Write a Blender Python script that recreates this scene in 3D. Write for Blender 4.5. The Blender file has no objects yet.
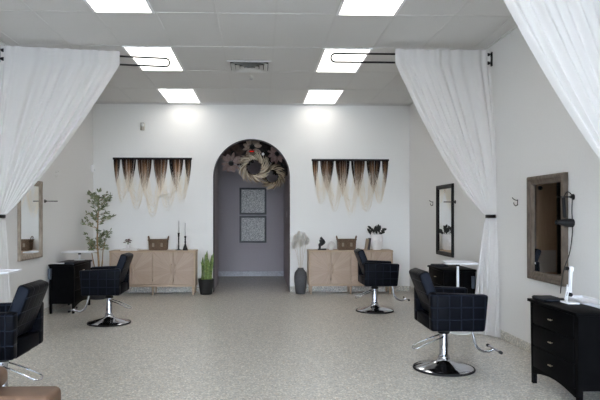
import bpy, bmesh, math, random
from math import sin, cos, pi, radians
from mathutils import Vector, Matrix, noise
random.seed(7)
S = bpy.context.scene
COL = S.collection

# ------------------------------------------------------------------ object helpers
def tag(o, label=None, cat=None, group=None, kind=None):
    if label: o['label'] = label
    if cat: o['category'] = cat
    if group: o['group'] = group
    if kind: o['kind'] = kind
    return o

def thing(name, label, cat, loc=(0, 0, 0), rotz=0, group=None):
    o = bpy.data.objects.new(name, None)
    o.empty_display_size = .1
    COL.objects.link(o)
    o.location = loc
    o.rotation_euler = (0, 0, rotz)
    return tag(o, label, cat, group)

def obj(name, bm, mat, parent=None, smooth=True, label=None):
    me = bpy.data.meshes.new(name)
    bmesh.ops.recalc_face_normals(bm, faces=bm.faces[:])
    bm.to_mesh(me)
    bm.free()
    me.materials.append(mat)
    if smooth:
        me.polygons.foreach_set('use_smooth', [True] * len(me.polygons))
        me.set_sharp_from_angle(angle=radians(38))
    o = bpy.data.objects.new(name, me)
    COL.objects.link(o)
    if parent: o.parent = parent
    if label: o['label'] = label
    return o

def struct(name, bm, mat, smooth=False):
    return tag(obj(name, bm, mat, None, smooth), kind='structure')

def dup(root, loc, rotz, label, group=None):
    r = root.copy()
    COL.objects.link(r)
    r.location = loc
    r.rotation_euler = (0, 0, rotz)
    r['label'] = label
    if group: r['group'] = group
    for ch in list(root.children):
        c = ch.copy()
        COL.objects.link(c)
        c.parent = r
        for g in ch.children:
            d = g.copy()
            COL.objects.link(d)
            d.parent = c
    return r

# ------------------------------------------------------------------ mesh helpers
def B(): return bmesh.new()

def merge(bm, tmp, M=None):
    if M is not None: tmp.transform(M)
    me = bpy.data.meshes.new('tmp')
    tmp.to_mesh(me)
    tmp.free()
    bm.from_mesh(me)
    bpy.data.meshes.remove(me)

def box(bm, lo, hi, bev=0, seg=2, M=None):
    t = bmesh.new()
    bmesh.ops.create_cube(t, size=1)
    for v in t.verts:
        v.co = Vector([lo[i] + (v.co[i] + .5) * (hi[i] - lo[i]) for i in range(3)])
    if bev:
        bmesh.ops.bevel(t, geom=t.edges[:], offset=bev, segments=seg, profile=.5, affect='EDGES')
    merge(bm, t, M)
    return bm

def tube(bm, pts, r, n=8, cap=True):
    pts = [Vector(p) for p in pts]
    rs = r if isinstance(r, (list, tuple)) else [r] * len(pts)
    prev = None
    rings = []
    for i, p in enumerate(pts):
        a = pts[max(i - 1, 0)]
        b = pts[min(i + 1, len(pts) - 1)]
        d = (b - a)
        d = d.normalized() if d.length > 1e-9 else Vector((0, 0, 1))
        if prev is None:
            up = Vector((0, 0, 1)) if abs(d.z) < .9 else Vector((1, 0, 0))
            u = d.cross(up).normalized()
        else:
            u = (prev - d * prev.dot(d))
            u = u.normalized() if u.length > 1e-9 else d.orthogonal().normalized()
        prev = u
        w = d.cross(u)
        rings.append([bm.verts.new(p + (u * cos(2 * pi * k / n) + w * sin(2 * pi * k / n)) * rs[i]) for k in range(n)])
    for i in range(len(rings) - 1):
        for k in range(n):
            bm.faces.new((rings[i][k], rings[i][(k + 1) % n], rings[i + 1][(k + 1) % n], rings[i + 1][k]))
    if cap and n > 2:
        bm.faces.new(rings[0][::-1])
        bm.faces.new(rings[-1])
    return bm

def smoothpts(pts, sub=6):
    P = [Vector(p) for p in pts]
    out = []
    for i in range(len(P) - 1):
        p0 = P[max(i - 1, 0)]; p1 = P[i]; p2 = P[i + 1]; p3 = P[min(i + 2, len(P) - 1)]
        for k in range(sub):
            t = k / sub
            out.append(.5 * ((2 * p1) + (p2 - p0) * t + (2 * p0 - 5 * p1 + 4 * p2 - p3) * t * t + (3 * p1 - p0 - 3 * p2 + p3) * t ** 3))
    out.append(P[-1])
    return out

def lathe(bm, prof, n=24, c=(0, 0, 0), M=None):
    t = bmesh.new()
    rings = []
    for r, z in prof:
        if r < 1e-6:
            rings.append([t.verts.new((0, 0, z))])
        else:
            rings.append([t.verts.new((r * cos(2 * pi * k / n), r * sin(2 * pi * k / n), z)) for k in range(n)])
    for i in range(len(rings) - 1):
        a, b = rings[i], rings[i + 1]
        for k in range(n):
            k2 = (k + 1) % n
            if len(a) == 1 and len(b) == 1: continue
            if len(a) == 1: t.faces.new((a[0], b[k], b[k2]))
            elif len(b) == 1: t.faces.new((a[k], a[k2], b[0]))
            else: t.faces.new((a[k], a[k2], b[k2], b[k]))
    for v in t.verts: v.co += Vector(c)
    merge(bm, t, M)
    return bm

def grid(bm, f, nu, nv):
    V = [[bm.verts.new(f(i / nu, j / nv)) for j in range(nv + 1)] for i in range(nu + 1)]
    for i in range(nu):
        for j in range(nv):
            bm.faces.new((V[i][j], V[i + 1][j], V[i + 1][j + 1], V[i][j + 1]))
    return bm

def prism(bm, poly, y0, y1, M=None):
    """closed outline poly in (x,z), extruded along y"""
    t = bmesh.new()
    a = [t.verts.new((x, y0, z)) for x, z in poly]
    b = [t.verts.new((x, y1, z)) for x, z in poly]
    n = len(poly)
    t.faces.new(a)
    t.faces.new(b[::-1])
    for k in range(n):
        t.faces.new((a[k], b[k], b[(k + 1) % n], a[(k + 1) % n]))
    merge(bm, t, M)
    return bm

def quad(bm, a, b, c, d):
    bm.faces.new([bm.verts.new(p) for p in (a, b, c, d)])
    return bm

# ------------------------------------------------------------------ materials
def mat(name, col=(.8, .8, .8), rough=.5, metal=0, spec=.5, sheen=0):
    m = bpy.data.materials.new(name)
    m.use_nodes = True
    p = m.node_tree.nodes['Principled BSDF']
    p.inputs['Base Color'].default_value = (*col, 1)
    p.inputs['Roughness'].default_value = rough
    p.inputs['Metallic'].default_value = metal
    p.inputs['Specular IOR Level'].default_value = spec
    if sheen: p.inputs['Sheen Weight'].default_value = sheen
    return m

def nodes(m):
    nt = m.node_tree
    return nt, nt.nodes, nt.links, nt.nodes['Principled BSDF']

def noisemat(name, c1, c2, scale=20, rough=.6, stretch=(1, 1, 1), bump=.1, metal=0, detail=4, spec=.5, dist=.01):
    m = mat(name, c1, rough, metal, spec)
    nt, N, L, p = nodes(m)
    tc = N.new('ShaderNodeTexCoord'); mp = N.new('ShaderNodeMapping')
    mp.inputs['Scale'].default_value = stretch
    L.new(tc.outputs['Object'], mp.inputs['Vector'])
    nz = N.new('ShaderNodeTexNoise')
    nz.inputs['Scale'].default_value = scale
    nz.inputs['Detail'].default_value = detail
    L.new(mp.outputs['Vector'], nz.inputs['Vector'])
    r = N.new('ShaderNodeValToRGB')
    r.color_ramp.elements[0].position = .32; r.color_ramp.elements[0].color = (*c1, 1)
    r.color_ramp.elements[1].position = .68; r.color_ramp.elements[1].color = (*c2, 1)
    L.new(nz.outputs['Fac'], r.inputs['Fac'])
    L.new(r.outputs['Color'], p.inputs['Base Color'])
    if bump:
        b = N.new('ShaderNodeBump'); b.inputs['Strength'].default_value = bump; b.inputs['Distance'].default_value = dist
        L.new(nz.outputs['Fac'], b.inputs['Height']); L.new(b.outputs['Normal'], p.inputs['Normal'])
    return m

def emis(name, col, s):
    m = bpy.data.materials.new(name); m.use_nodes = True
    nt = m.node_tree
    nt.nodes.clear()
    e = nt.nodes.new('ShaderNodeEmission'); o = nt.nodes.new('ShaderNodeOutputMaterial')
    e.inputs['Color'].default_value = (*col, 1); e.inputs['Strength'].default_value = s
    nt.links.new(e.outputs[0], o.inputs[0])
    return m

M_wall = noisemat('wall_paint', (.79, .785, .765), (.81, .805, .785), 60, .62, bump=.04, dist=.002)
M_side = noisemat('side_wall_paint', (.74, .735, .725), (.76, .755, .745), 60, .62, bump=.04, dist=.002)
M_ceil = noisemat('ceiling_tile', (.66, .65, .635), (.70, .69, .675), 90, .9, bump=.15, dist=.002)
M_tbar = mat('ceiling_bar_paint', (.66, .65, .635), .7, spec=.2)
M_grey = noisemat('alcove_paint', (.425, .38, .40), (.445, .40, .42), 30, .7, bump=.03, dist=.002)
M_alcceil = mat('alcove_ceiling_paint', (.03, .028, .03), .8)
M_white = mat('white_plastic', (.85, .85, .86), .35)
M_whitem = mat('white_enamel', (.82, .83, .86), .3)
M_black = mat('black_metal', (.007, .007, .008), .42, spec=.25)
M_blackw = noisemat('black_lacquer', (.003, .003, .0033), (.005, .005, .0055), 14, .36, (1, 8, 1), bump=.03, dist=.002, spec=.012)
M_rubber = mat('black_rubber', (.009, .009, .01), .6, spec=.25)
M_pad = mat('dark_mat', (.012, .014, .02), .6, spec=.25)
M_chrome = mat('chrome', (.50, .51, .55), .1, 1)
M_brass = mat('pale_brass', (.75, .66, .5), .3, 1)
M_cand = mat('grey_wax', (.55, .54, .54), .5)
M_pot = mat('black_pot', (.014, .014, .015), .6)
M_greyvase = noisemat('charcoal_ceramic', (.055, .056, .062), (.075, .076, .082), 30, .6, bump=.1)
M_pampas = mat('pampas', (.93, .91, .87), .95)
M_stem = mat('dry_stem', (.55, .45, .33), .8)
M_bark = noisemat('bark', (.30, .19, .10), (.42, .29, .17), 40, .85, (1, 1, .2), bump=.3)
M_olive = noisemat('olive_leaf', (.07, .10, .038), (.27, .31, .17), 9, .6, bump=0)
M_snake = noisemat('snake_leaf', (.05, .12, .025), (.26, .33, .09), 22, .5, (1, 1, 2.5), bump=0)
M_soil = noisemat('soil', (.03, .022, .015), (.06, .045, .03), 60, .95, bump=.5)
M_darkleaf = mat('black_leaf', (.012, .015, .012), .5)
M_redleaf = mat('dark_red_petals', (.09, .015, .03), .7)
M_ceram = mat('white_ceramic', (.78, .76, .75), .45)
M_tan = noisemat('tan_leather', (.115, .062, .036), (.14, .078, .046), 18, .5, bump=.12, dist=.004)
M_rust = noisemat('rustic_wood', (.07, .051, .037), (.145, .11, .084), 7, .6, (6, 1.2, 1.2), bump=.2, dist=.004)
M_rust2 = noisemat('weathered_wood', (.22, .18, .145), (.42, .36, .30), 7, .7, (6, 1.2, 1.2), bump=.2, dist=.004)
M_brownwood = noisemat('brown_door_wood', (.58, .39, .24), (.66, .46, .29), 5, .5, (6, 6, .5), bump=.05)
M_dark = mat('dark_void', (.01, .009, .009), .9)
M_paper = mat('white_paper', (.8, .8, .8), .6)
M_book1 = mat('tan_book', (.42, .33, .24), .7)
M_book2 = mat('dark_book', (.06, .055, .06), .6)
M_wick = mat('wick', (.02, .02, .02), .9)
M_bottle = mat('blue_grey_plastic', (.07, .09, .12), .3)

# mirror glass
M_mirror = mat('mirror_glass', (.86, .87, .87), .02, 1)

# floor: epoxy flake
def make_floor(name, rough):
    m = mat(name, (0.695, 0.683, 0.653), rough)
    nt, N, L, p = nodes(m)
    tc = N.new('ShaderNodeTexCoord')
    v = N.new('ShaderNodeTexVoronoi'); v.inputs['Scale'].default_value = 84
    L.new(tc.outputs['Object'], v.inputs['Vector'])
    sp = N.new('ShaderNodeSeparateColor'); L.new(v.outputs['Color'], sp.inputs[0])
    r = N.new('ShaderNodeValToRGB'); r.color_ramp.interpolation = 'CONSTANT'
    e = r.color_ramp.elements
    e[0].position = 0; e[0].color = (0.237, 0.226, 0.209, 1)
    e[1].position = .12; e[1].color = (0.460, 0.438, 0.392, 1)
    for pos, c in ((.38, (0.584, 0.547, 0.483)), (.62, (0.417, 0.410, 0.406)), (.78, (0.862, 0.820, 0.732)), (.93, (0.501, 0.397, 0.288))):
        x = e.new(pos); x.color = (*c, 1)
    L.new(sp.outputs[0], r.inputs['Fac'])
    v2 = N.new('ShaderNodeTexVoronoi'); v2.inputs['Scale'].default_value = 150
    L.new(tc.outputs['Object'], v2.inputs['Vector'])
    s2 = N.new('ShaderNodeSeparateColor'); L.new(v2.outputs['Color'], s2.inputs[0])
    r2 = N.new('ShaderNodeValToRGB')
    r2.color_ramp.elements[0].color = (0.388, 0.376, 0.347, 1); r2.color_ramp.elements[1].color = (0.737, 0.703, 0.640, 1)
    L.new(s2.outputs[1], r2.inputs['Fac'])
    mx = N.new('ShaderNodeMix'); mx.data_type = 'RGBA'; mx.inputs[0].default_value = .3
    L.new(r.outputs['Color'], mx.inputs[6]); L.new(r2.outputs['Color'], mx.inputs[7])
    L.new(mx.outputs[2], p.inputs['Base Color'])
    nz = N.new('ShaderNodeTexNoise'); nz.inputs['Scale'].default_value = 35
    L.new(tc.outputs['Object'], nz.inputs['Vector'])
    b = N.new('ShaderNodeBump'); b.inputs['Strength'].default_value = .12; b.inputs['Distance'].default_value = .004
    L.new(nz.outputs['Fac'], b.inputs['Height']); L.new(b.outputs['Normal'], p.inputs['Normal'])
    return m
M_floor = make_floor('flake_floor', .3)

# quilted leather: stitched squares in the two chosen axes
def leather(name, ax, pitch=.105, off=(0, 0, 0)):
    m = mat(name, (.003, .0036, .0065), .34, spec=.03)
    nt, N, L, p = nodes(m)
    tc = N.new('ShaderNodeTexCoord')
    sx = N.new('ShaderNodeSeparateXYZ'); L.new(tc.outputs['Object'], sx.inputs[0])
    hs = []
    for a in ax:
        m1 = N.new('ShaderNodeMath'); m1.operation = 'MULTIPLY_ADD'
        m1.inputs[1].default_value = 1 / pitch; m1.inputs[2].default_value = off[a] + 40
        L.new(sx.outputs[a], m1.inputs[0])
        f = N.new('ShaderNodeMath'); f.operation = 'FRACT'; L.new(m1.outputs[0], f.inputs[0])
        s = N.new('ShaderNodeMath'); s.operation = 'SUBTRACT'; s.inputs[1].default_value = .5; L.new(f.outputs[0], s.inputs[0])
        ab = N.new('ShaderNodeMath'); ab.operation = 'ABSOLUTE'; L.new(s.outputs[0], ab.inputs[0])
        hs.append(ab)
    mx = N.new('ShaderNodeMath'); mx.operation = 'MAXIMUM'
    L.new(hs[0].outputs[0], mx.inputs[0]); L.new(hs[1].outputs[0], mx.inputs[1])
    r = N.new('ShaderNodeValToRGB')
    r.color_ramp.elements[0].position = .43; r.color_ramp.elements[0].color = (0, 0, 0, 1)
    r.color_ramp.elements[1].position = .475; r.color_ramp.elements[1].color = (1, 1, 1, 1)
    L.new(mx.outputs[0], r.inputs['Fac'])
    c = N.new('ShaderNodeMix'); c.data_type = 'RGBA'
    c.inputs[6].default_value = (.0042, .0048, .0072, 1); c.inputs[7].default_value = (.0135, .0165, .025, 1)
    L.new(r.outputs['Color'], c.inputs[0]); L.new(c.outputs[2], p.inputs['Base Color'])
    b = N.new('ShaderNodeBump'); b.inputs['Strength'].default_value = .8; b.inputs['Distance'].default_value = .006; b.invert = True
    L.new(r.outputs['Color'], b.inputs['Height']); L.new(b.outputs['Normal'], p.inputs['Normal'])
    return m
M_lea_xz = leather('quilted_leather_side', (0, 2), .105, (.4, 0, .2))
M_lea_yz = leather('quilted_leather_back', (1, 2), .105, (0, 0, .2))
M_lea = noisemat('smooth_leather', (.003, .0036, .0065), (.0045, .005, .008), 30, .36, bump=.05, spec=.014)

# sheer curtain
def sheer():
    m = bpy.data.materials.new('sheer_fabric'); m.use_nodes = True
    nt = m.node_tree; N = nt.nodes; L = nt.links
    N.clear()
    o = N.new('ShaderNodeOutputMaterial')
    d = N.new('ShaderNodeBsdfDiffuse'); d.inputs['Color'].default_value = (.86, .85, .845, 1)
    t = N.new('ShaderNodeBsdfTranslucent'); t.inputs['Color'].default_value = (.90, .88, .865, 1)
    tr = N.new('ShaderNodeBsdfTransparent'); tr.inputs['Color'].default_value = (.95, .95, .95, 1)
    m1 = N.new('ShaderNodeMixShader'); m1.inputs[0].default_value = .34
    m2 = N.new('ShaderNodeMixShader'); m2.inputs[0].default_value = .14
    L.new(d.outputs[0], m1.inputs[1]); L.new(t.outputs[0], m1.inputs[2])
    L.new(m1.outputs[0], m2.inputs[1]); L.new(tr.outputs[0], m2.inputs[2])
    L.new(m2.outputs[0], o.inputs[0])
    return m
M_sheer = sheer()

# pale oak with sunburst doors
def oak(name, c1, c2, rot=0, stretch=(1, 14, 14)):
    m = noisemat(name, c1, c2, 6, .55, (1, 1, 1), bump=.06, dist=.003)
    mp = [n for n in m.node_tree.nodes if n.type == 'MAPPING'][0]
    mp.inputs['Scale'].default_value = stretch
    mp.inputs['Rotation'].default_value = (0, rot, 0)
    return m
M_oak = oak('pale_oak', (.43, .315, .22), (.52, .395, .285))

def sunburst(name, cx, cz):
    """wood veneer wedges fanning out from (cx,cz)"""
    m = mat(name, (.4, .3, .2), .55)
    nt, N, L, p = nodes(m)
    tc = N.new('ShaderNodeTexCoord'); sx = N.new('ShaderNodeSeparateXYZ'); L.new(tc.outputs['Object'], sx.inputs[0])
    def mth(op, a, b=None, c=None):
        n = N.new('ShaderNodeMath'); n.operation = op
        for i, v in enumerate((a, b, c)):
            if v is None: continue
            if isinstance(v, (int, float)): n.inputs[i].default_value = v
            else: L.new(v, n.inputs[i])
        return n.outputs[0]
    dx = mth('SUBTRACT', sx.outputs[0], cx); dz = mth('SUBTRACT', sx.outputs[2], cz)
    an = mth('ARCTAN2', dz, dx)
    k = mth('MULTIPLY', an, 24 / (2 * pi))
    fl = mth('FLOOR', k)
    fr = mth('FRACT', k)
    rnd = N.new('ShaderNodeTexWhiteNoise'); rnd.noise_dimensions = '1D'; L.new(fl, rnd.inputs['W'])
    line = mth('GREATER_THAN', mth('ABSOLUTE', mth('SUBTRACT', fr, .5)), .46)
    r = N.new('ShaderNodeValToRGB')
    r.color_ramp.elements[0].color = (.41, .305, .23, 1); r.color_ramp.elements[1].color = (.465, .355, .275, 1)
    L.new(rnd.outputs['Value'], r.inputs['Fac'])
    cv = N.new('ShaderNodeCombineXYZ'); L.new(mth('MULTIPLY', an, 16.), cv.inputs[0])
    L.new(mth('SQRT', mth('ADD', mth('MULTIPLY', dx, dx), mth('MULTIPLY', dz, dz))), cv.inputs[1])
    nz = N.new('ShaderNodeTexNoise'); nz.inputs['Scale'].default_value = 3; nz.inputs['Detail'].default_value = 5
    L.new(cv.outputs[0], nz.inputs['Vector'])
    mx = N.new('ShaderNodeMix'); mx.data_type = 'RGBA'; mx.blend_type = 'OVERLAY'; mx.inputs[0].default_value = .35
    L.new(r.outputs['Color'], mx.inputs[6]); L.new(nz.outputs['Fac'], mx.inputs[7])
    m2 = N.new('ShaderNodeMix'); m2.data_type = 'RGBA'
    L.new(mth('MULTIPLY', line, .3), m2.inputs[0]); L.new(mx.outputs[2], m2.inputs[6]); m2.inputs[7].default_value = (.30, .21, .14, 1)
    L.new(m2.outputs[2], p.inputs['Base Color'])
    return m

# wicker
def wicker():
    m = mat('wicker', (.15, .09, .05), .75)
    nt, N, L, p = nodes(m)
    tc = N.new('ShaderNodeTexCoord')
    br = N.new('ShaderNodeTexBrick'); br.inputs['Scale'].default_value = 26
    mp = N.new('ShaderNodeMapping'); mp.inputs['Rotation'].default_value = (radians(90), 0, 0)
    L.new(tc.outputs['Object'], mp.inputs['Vector']); L.new(mp.outputs['Vector'], br.inputs['Vector'])
    br.inputs['Color1'].default_value = (.24, .155, .095, 1); br.inputs['Color2'].default_value = (.15, .09, .052, 1)
    br.inputs['Mortar'].default_value = (.04, .024, .014, 1); br.inputs['Mortar Size'].default_value = .03
    L.new(br.outputs['Color'], p.inputs['Base Color'])
    b = N.new('ShaderNodeBump'); b.inputs['Strength'].default_value = .7; b.inputs['Distance'].default_value = .006; b.invert = True
    L.new(br.outputs['Fac'], b.inputs['Height']); L.new(b.outputs['Normal'], p.inputs['Normal'])
    return m
M_wick_b = wicker()

# yarn: dye colour stored per point
def yarn():
    m = mat('dyed_yarn', (.5, .4, .3), .95, spec=.1)
    nt, N, L, p = nodes(m)
    a = N.new('ShaderNodeAttribute'); a.attribute_name = 'dye'
    L.new(a.outputs['Color'], p.inputs['Base Color'])
    return m
M_yarn = yarn()

# speckled print
def print_mat():
    m = mat('speckled_print', (.5, .5, .5), .6)
    nt, N, L, p = nodes(m)
    tc = N.new('ShaderNodeTexCoord')
    v = N.new('ShaderNodeTexVoronoi'); v.inputs['Scale'].default_value = 95; v.feature = 'F1'
    L.new(tc.outputs['Object'], v.inputs['Vector'])
    s = N.new('ShaderNodeSeparateColor'); L.new(v.outputs['Color'], s.inputs[0])
    r = N.new('ShaderNodeValToRGB'); r.color_ramp.interpolation = 'CONSTANT'
    r.color_ramp.elements[0].color = (.18, .178, .175, 1)
    r.color_ramp.elements[1].position = .25; r.color_ramp.elements[1].color = (.86, .85, .83, 1)
    x = r.color_ramp.elements.new(.6); x.color = (.52, .51, .50, 1)
    L.new(s.outputs[0], r.inputs['Fac']); L.new(r.outputs['Color'], p.inputs['Base Color'])
    return m
M_print = print_mat()

E_PANEL = 3.6
M_panel = emis('light_panel', (1.0, .965, .91), E_PANEL)
M_red = emis('red_led', (1, .03, .02), .6)

# ------------------------------------------------------------------ room
XL, XR, YB, ZC, YF = -3.03, 2.77, 11.10, 3.455, -5.0
T = .12
struct('floor', box(B(), (XL - T, YF - .2, -.1), (XR + T, 14.2, 0)), M_floor)
struct('ceiling', box(B(), (XL - T, YF - .2, ZC), (XR + T, YB + .15, ZC + .1)), M_ceil)
struct('wall_left', box(B(), (XL - T, YF - .2, 0), (XL, YB + .15, ZC)), M_side)
struct('wall_right', box(B(), (XR, YF - .2, 0), (XR + T, YB + .15, ZC)), M_side)

# back wall with the arch
AX0, AX1, SPR = -.858, .553, 2.105
AC, AR = (AX0 + AX1) / 2, (AX1 - AX0) / 2
def arch_pts(n=40, r=AR):
    return [(AC - r * cos(pi * k / n), SPR + r * sin(pi * k / n)) for k in range(n + 1)]
bm = B()
box(bm, (XL, YB, 0), (AX0, YB + .15, ZC)); box(bm, (AX1, YB, 0), (XR, YB + .15, ZC))
ap = arch_pts()
for y in (YB, YB + .15):
    for k in range(len(ap) - 1):
        (x0, z0), (x1, z1) = ap[k], ap[k + 1]
        quad(bm, (x0, y, z0), (x1, y, z1), (x1, y, ZC), (x0, y, ZC))
struct('wall_back', bm, M_wall)
# dark lining of the arch reveal
bm = B()
o_ = [(AX0, 0)] + ap + [(AX1, 0)]
i_ = [(AX0 + .012, 0)] + arch_pts(40, AR - .012) + [(AX1 - .012, 0)]
for k in range(len(o_) - 1):
    a, b, c, d = o_[k], o_[k + 1], i_[k + 1], i_[k]
    y0, y1 = YB - .004, YB + .16
    quad(bm, (a[0], y0, a[1]), (b[0], y0, b[1]), (c[0], y0, c[1]), (d[0], y0, d[1]))
    quad(bm, (d[0], y0, d[1]), (c[0], y0, c[1]), (c[0], y1, c[1]), (d[0], y1, d[1]))
struct('trim_1', bm, mat('arch_lining_paint', (.045, .042, .048), .6))
# corridor behind the arch
ZA = 2.95
struct('wall_alcove_back', box(B(), (-3.2, 14.0, 0), (AX1 + .1, 14.12, ZA)), M_grey)
struct('wall_alcove_right', box(B(), (AX1, YB + .15, 0), (AX1 + .1, 14.0, ZA)), M_grey)
struct('wall_alcove_left', box(B(), (-3.2, YB + .15, 0), (AX0, 12.5, ZA)), M_grey)
struct('wall_alcove_end', box(B(), (-3.3, 12.5, 0), (-3.2, 14.0, ZA)), M_grey)
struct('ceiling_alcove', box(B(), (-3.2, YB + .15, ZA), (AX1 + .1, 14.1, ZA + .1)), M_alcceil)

# cove base (same flake coating turned up the wall)
def base(name, lo, hi): struct(name, box(B(), lo, hi, .004, 1), M_floor)
base('baseboard_left', (XL, YF, 0), (XL + .012, YB, .1))
base('baseboard_right', (XR - .012, YF, 0), (XR, YB, .1))
bm = B(); box(bm, (XL, YB - .012, 0), (AX0, YB, .1), .004, 1); box(bm, (AX1, YB - .012, 0), (XR, YB, .1), .004, 1)
struct('baseboard_back', bm, M_floor)
struct('baseboard_alcove', box(B(), (-3.2, 13.985, 0), (AX1, 14.0, .115), .004, 1), noisemat('pale_base', (.46, .46, .48), (.62, .62, .65), 30, .5, bump=0))

# shopfront behind the camera: three tall openings that let daylight in
bm = B()
wy0, wy1 = YF - .12, YF
box(bm, (XL, wy0, 0), (XR, wy1, .25)); box(bm, (XL, wy0, 2.95), (XR, wy1, ZC))
for x0, x1 in ((XL, XL + .25), (-1.25, -1.10), (.78, .93), (XR - .25, XR)):
    box(bm, (x0, wy0, .25), (x1, wy1, 2.95))
struct('wall_front', bm, M_wall)
for i, (x0, x1) in enumerate(((XL + .25, -1.25), (-1.10, .78), (.93, XR - .25))):
    bm = B()
    for a, b in (((x0, .25), (x0 + .05, 2.95)), ((x1 - .05, .25), (x1, 2.95)), ((x0, .25), (x1, .30)), ((x0, 2.90), (x1, 2.95)), ((x0, 2.2), (x1, 2.25))):
        box(bm, (a[0], wy0 + .02, a[1]), (b[0], wy1 - .02, b[1]))
    struct('window_%d' % (i + 1), bm, M_black)
struct('ground_outside', box(B(), (-40, -60, -.14), (30, YF - .2, -.1)), mat('pavement', (.30, .30, .30), .9))

# ceiling grid bars
GX0, GP, GY0, GQ = -.447, .61, 8.56, 1.22
bm = B()
gx = [GX0 + GP * k for k in range(-4, 6)]
gy = [GY0 + GQ * k for k in range(-11, 3)]
for x in gx: box(bm, (x - .012, YF, ZC - .004), (x + .012, YB, ZC))
struct('trim_2', bm, M_tbar)
bm = B()
for y in gy: box(bm, (XL, y - .012, ZC - .0045), (XR, y + .012, ZC))
struct('trim_3', bm, M_tbar)
bm = B()
for lo, hi in (((XL, YF, ZC - .02), (XL + .02, YB, ZC)), ((XR - .02, YF, ZC - .02), (XR, YB, ZC)), ((XL + .02, YB - .02, ZC - .02), (XR - .02, YB, ZC))):
    box(bm, lo, hi)
struct('trim_4', bm, M_tbar)

# ceiling lights
def light():
    r = thing('ceiling_light', 'x', 'ceiling light', group='recessed ceiling light panels')
    bm = B()
    w, l = .305, .61
    for lo, hi in (((-w, -l, -.012), (-w + .028, l, -.0046)), ((w - .028, -l, -.012), (w, l, -.0046)),
                   ((-w + .028, -l, -.012), (w - .028, -l + .02, -.0046)), ((-w + .028, l - .02, -.012), (w - .028, l, -.0046))):
        box(bm, lo, hi)
    obj('light_frame', bm, M_white, r, False)
    obj('diffuser', box(B(), (-w + .028, -l + .02, -.009), (w - .028, l - .02, -.005)), M_panel, r, False)
    return r
CXL, CXR = GX0 - GP * 1.5, GX0 + GP * 2.5
L0 = light()
spots = [(CXL, 10.39, 'bright white ceiling light panel nearest the back wall, left of the air vent'),
         (CXR, 10.39, 'bright white ceiling light panel nearest the back wall, right of the air vent'),
         (CXL, 7.95, 'bright ceiling light panel behind the rounded end of the left curtain rod'),
         (CXR, 7.95, 'bright ceiling light panel behind the rounded end of the right curtain rod'),
         (CXL, 5.51, 'bright ceiling light panel cut by the top edge of the photo, on the left'),
         (CXR, 5.51, 'bright ceiling light panel cut by the top edge of the photo, on the right'),
         (CXL, 3.07, 'unseen ceiling light panel overhead, added to light the foreground'),  # unseen pair carrying on the rows, added to light the foreground
         (CXR, 3.07, 'unseen ceiling light panel overhead, added to light the foreground')]
for i, (x, y, lab) in enumerate(spots):
    if i == 0: L0.location = (x, y, ZC); L0['label'] = lab
    else: dup(L0, (x, y, ZC), 0, lab)

# air vent
v = thing('air_vent', 'square louvred metal air vent in the middle of the ceiling', 'air vent', (GX0 + GP / 2, 8.255, ZC))
bm = B()
h = .29
for lo, hi in (((-h, -h, -.02), (-h + .035, h, -.005)), ((h - .035, -h, -.02), (h, h, -.005)), ((-h + .035, -h, -.02), (h - .035, -h + .035, -.005)), ((-h + .035, h - .035, -.02), (h - .035, h, -.005))):
    box(bm, lo, hi)
obj('vent_frame', bm, M_tbar, v, False)
obj('vent_throat', box(B(), (-.255, -.255, -.0085), (.255, .255, -.005)), M_dark, v, False, 'dark opening behind the louvres')
for q, k in enumerate((.245, .185, .125, .065)):
    bm = B()
    z0, z1 = -.012 - .002 * q, -.038 - .004 * q
    k2 = k - .05
    for s in range(4):
        M = Matrix.Rotation(s * pi / 2, 4, 'Z')
        P = [M @ Vector(p) for p in ((-k2, -k2, z0), (k2, -k2, z0), (k, -k, z1), (-k, -k, z1))]
        quad(bm, *P)
        Q = [M @ Vector(p) for p in ((-k2, -k2, z0 + .002), (k2, -k2, z0 + .002), (k, -k, z1 + .002), (-k, -k, z1 + .002))]
        quad(bm, *Q)
    obj('louvre', bm, mat('vent_enamel', (.62, .62, .6), .45) if q == 0 else bpy.data.materials['vent_enamel'], v, False)
sp = thing('fire_sprinkler', 'small sprinkler head on the ceiling behind the air vent', 'sprinkler', (-.13, 8.86, ZC))
obj('escutcheon', lathe(B(), [(0, -.004), (.04, -.004), (.035, -.014), (.012, -.018), (.012, -.03), (0, -.03)], 20), M_tbar, sp)
bm = B(); lathe(bm, [(0, -.055), (.022, -.055), (.024, -.051), (0, -.049)], 16)
tube(bm, smoothpts([(.008, 0, -.028), (.018, 0, -.04), (.004, 0, -.05)]), .003, 6); tube(bm, smoothpts([(-.008, 0, -.028), (-.018, 0, -.04), (-.004, 0, -.05)]), .003, 6)
obj('deflector', bm, M_chrome, sp)

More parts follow.
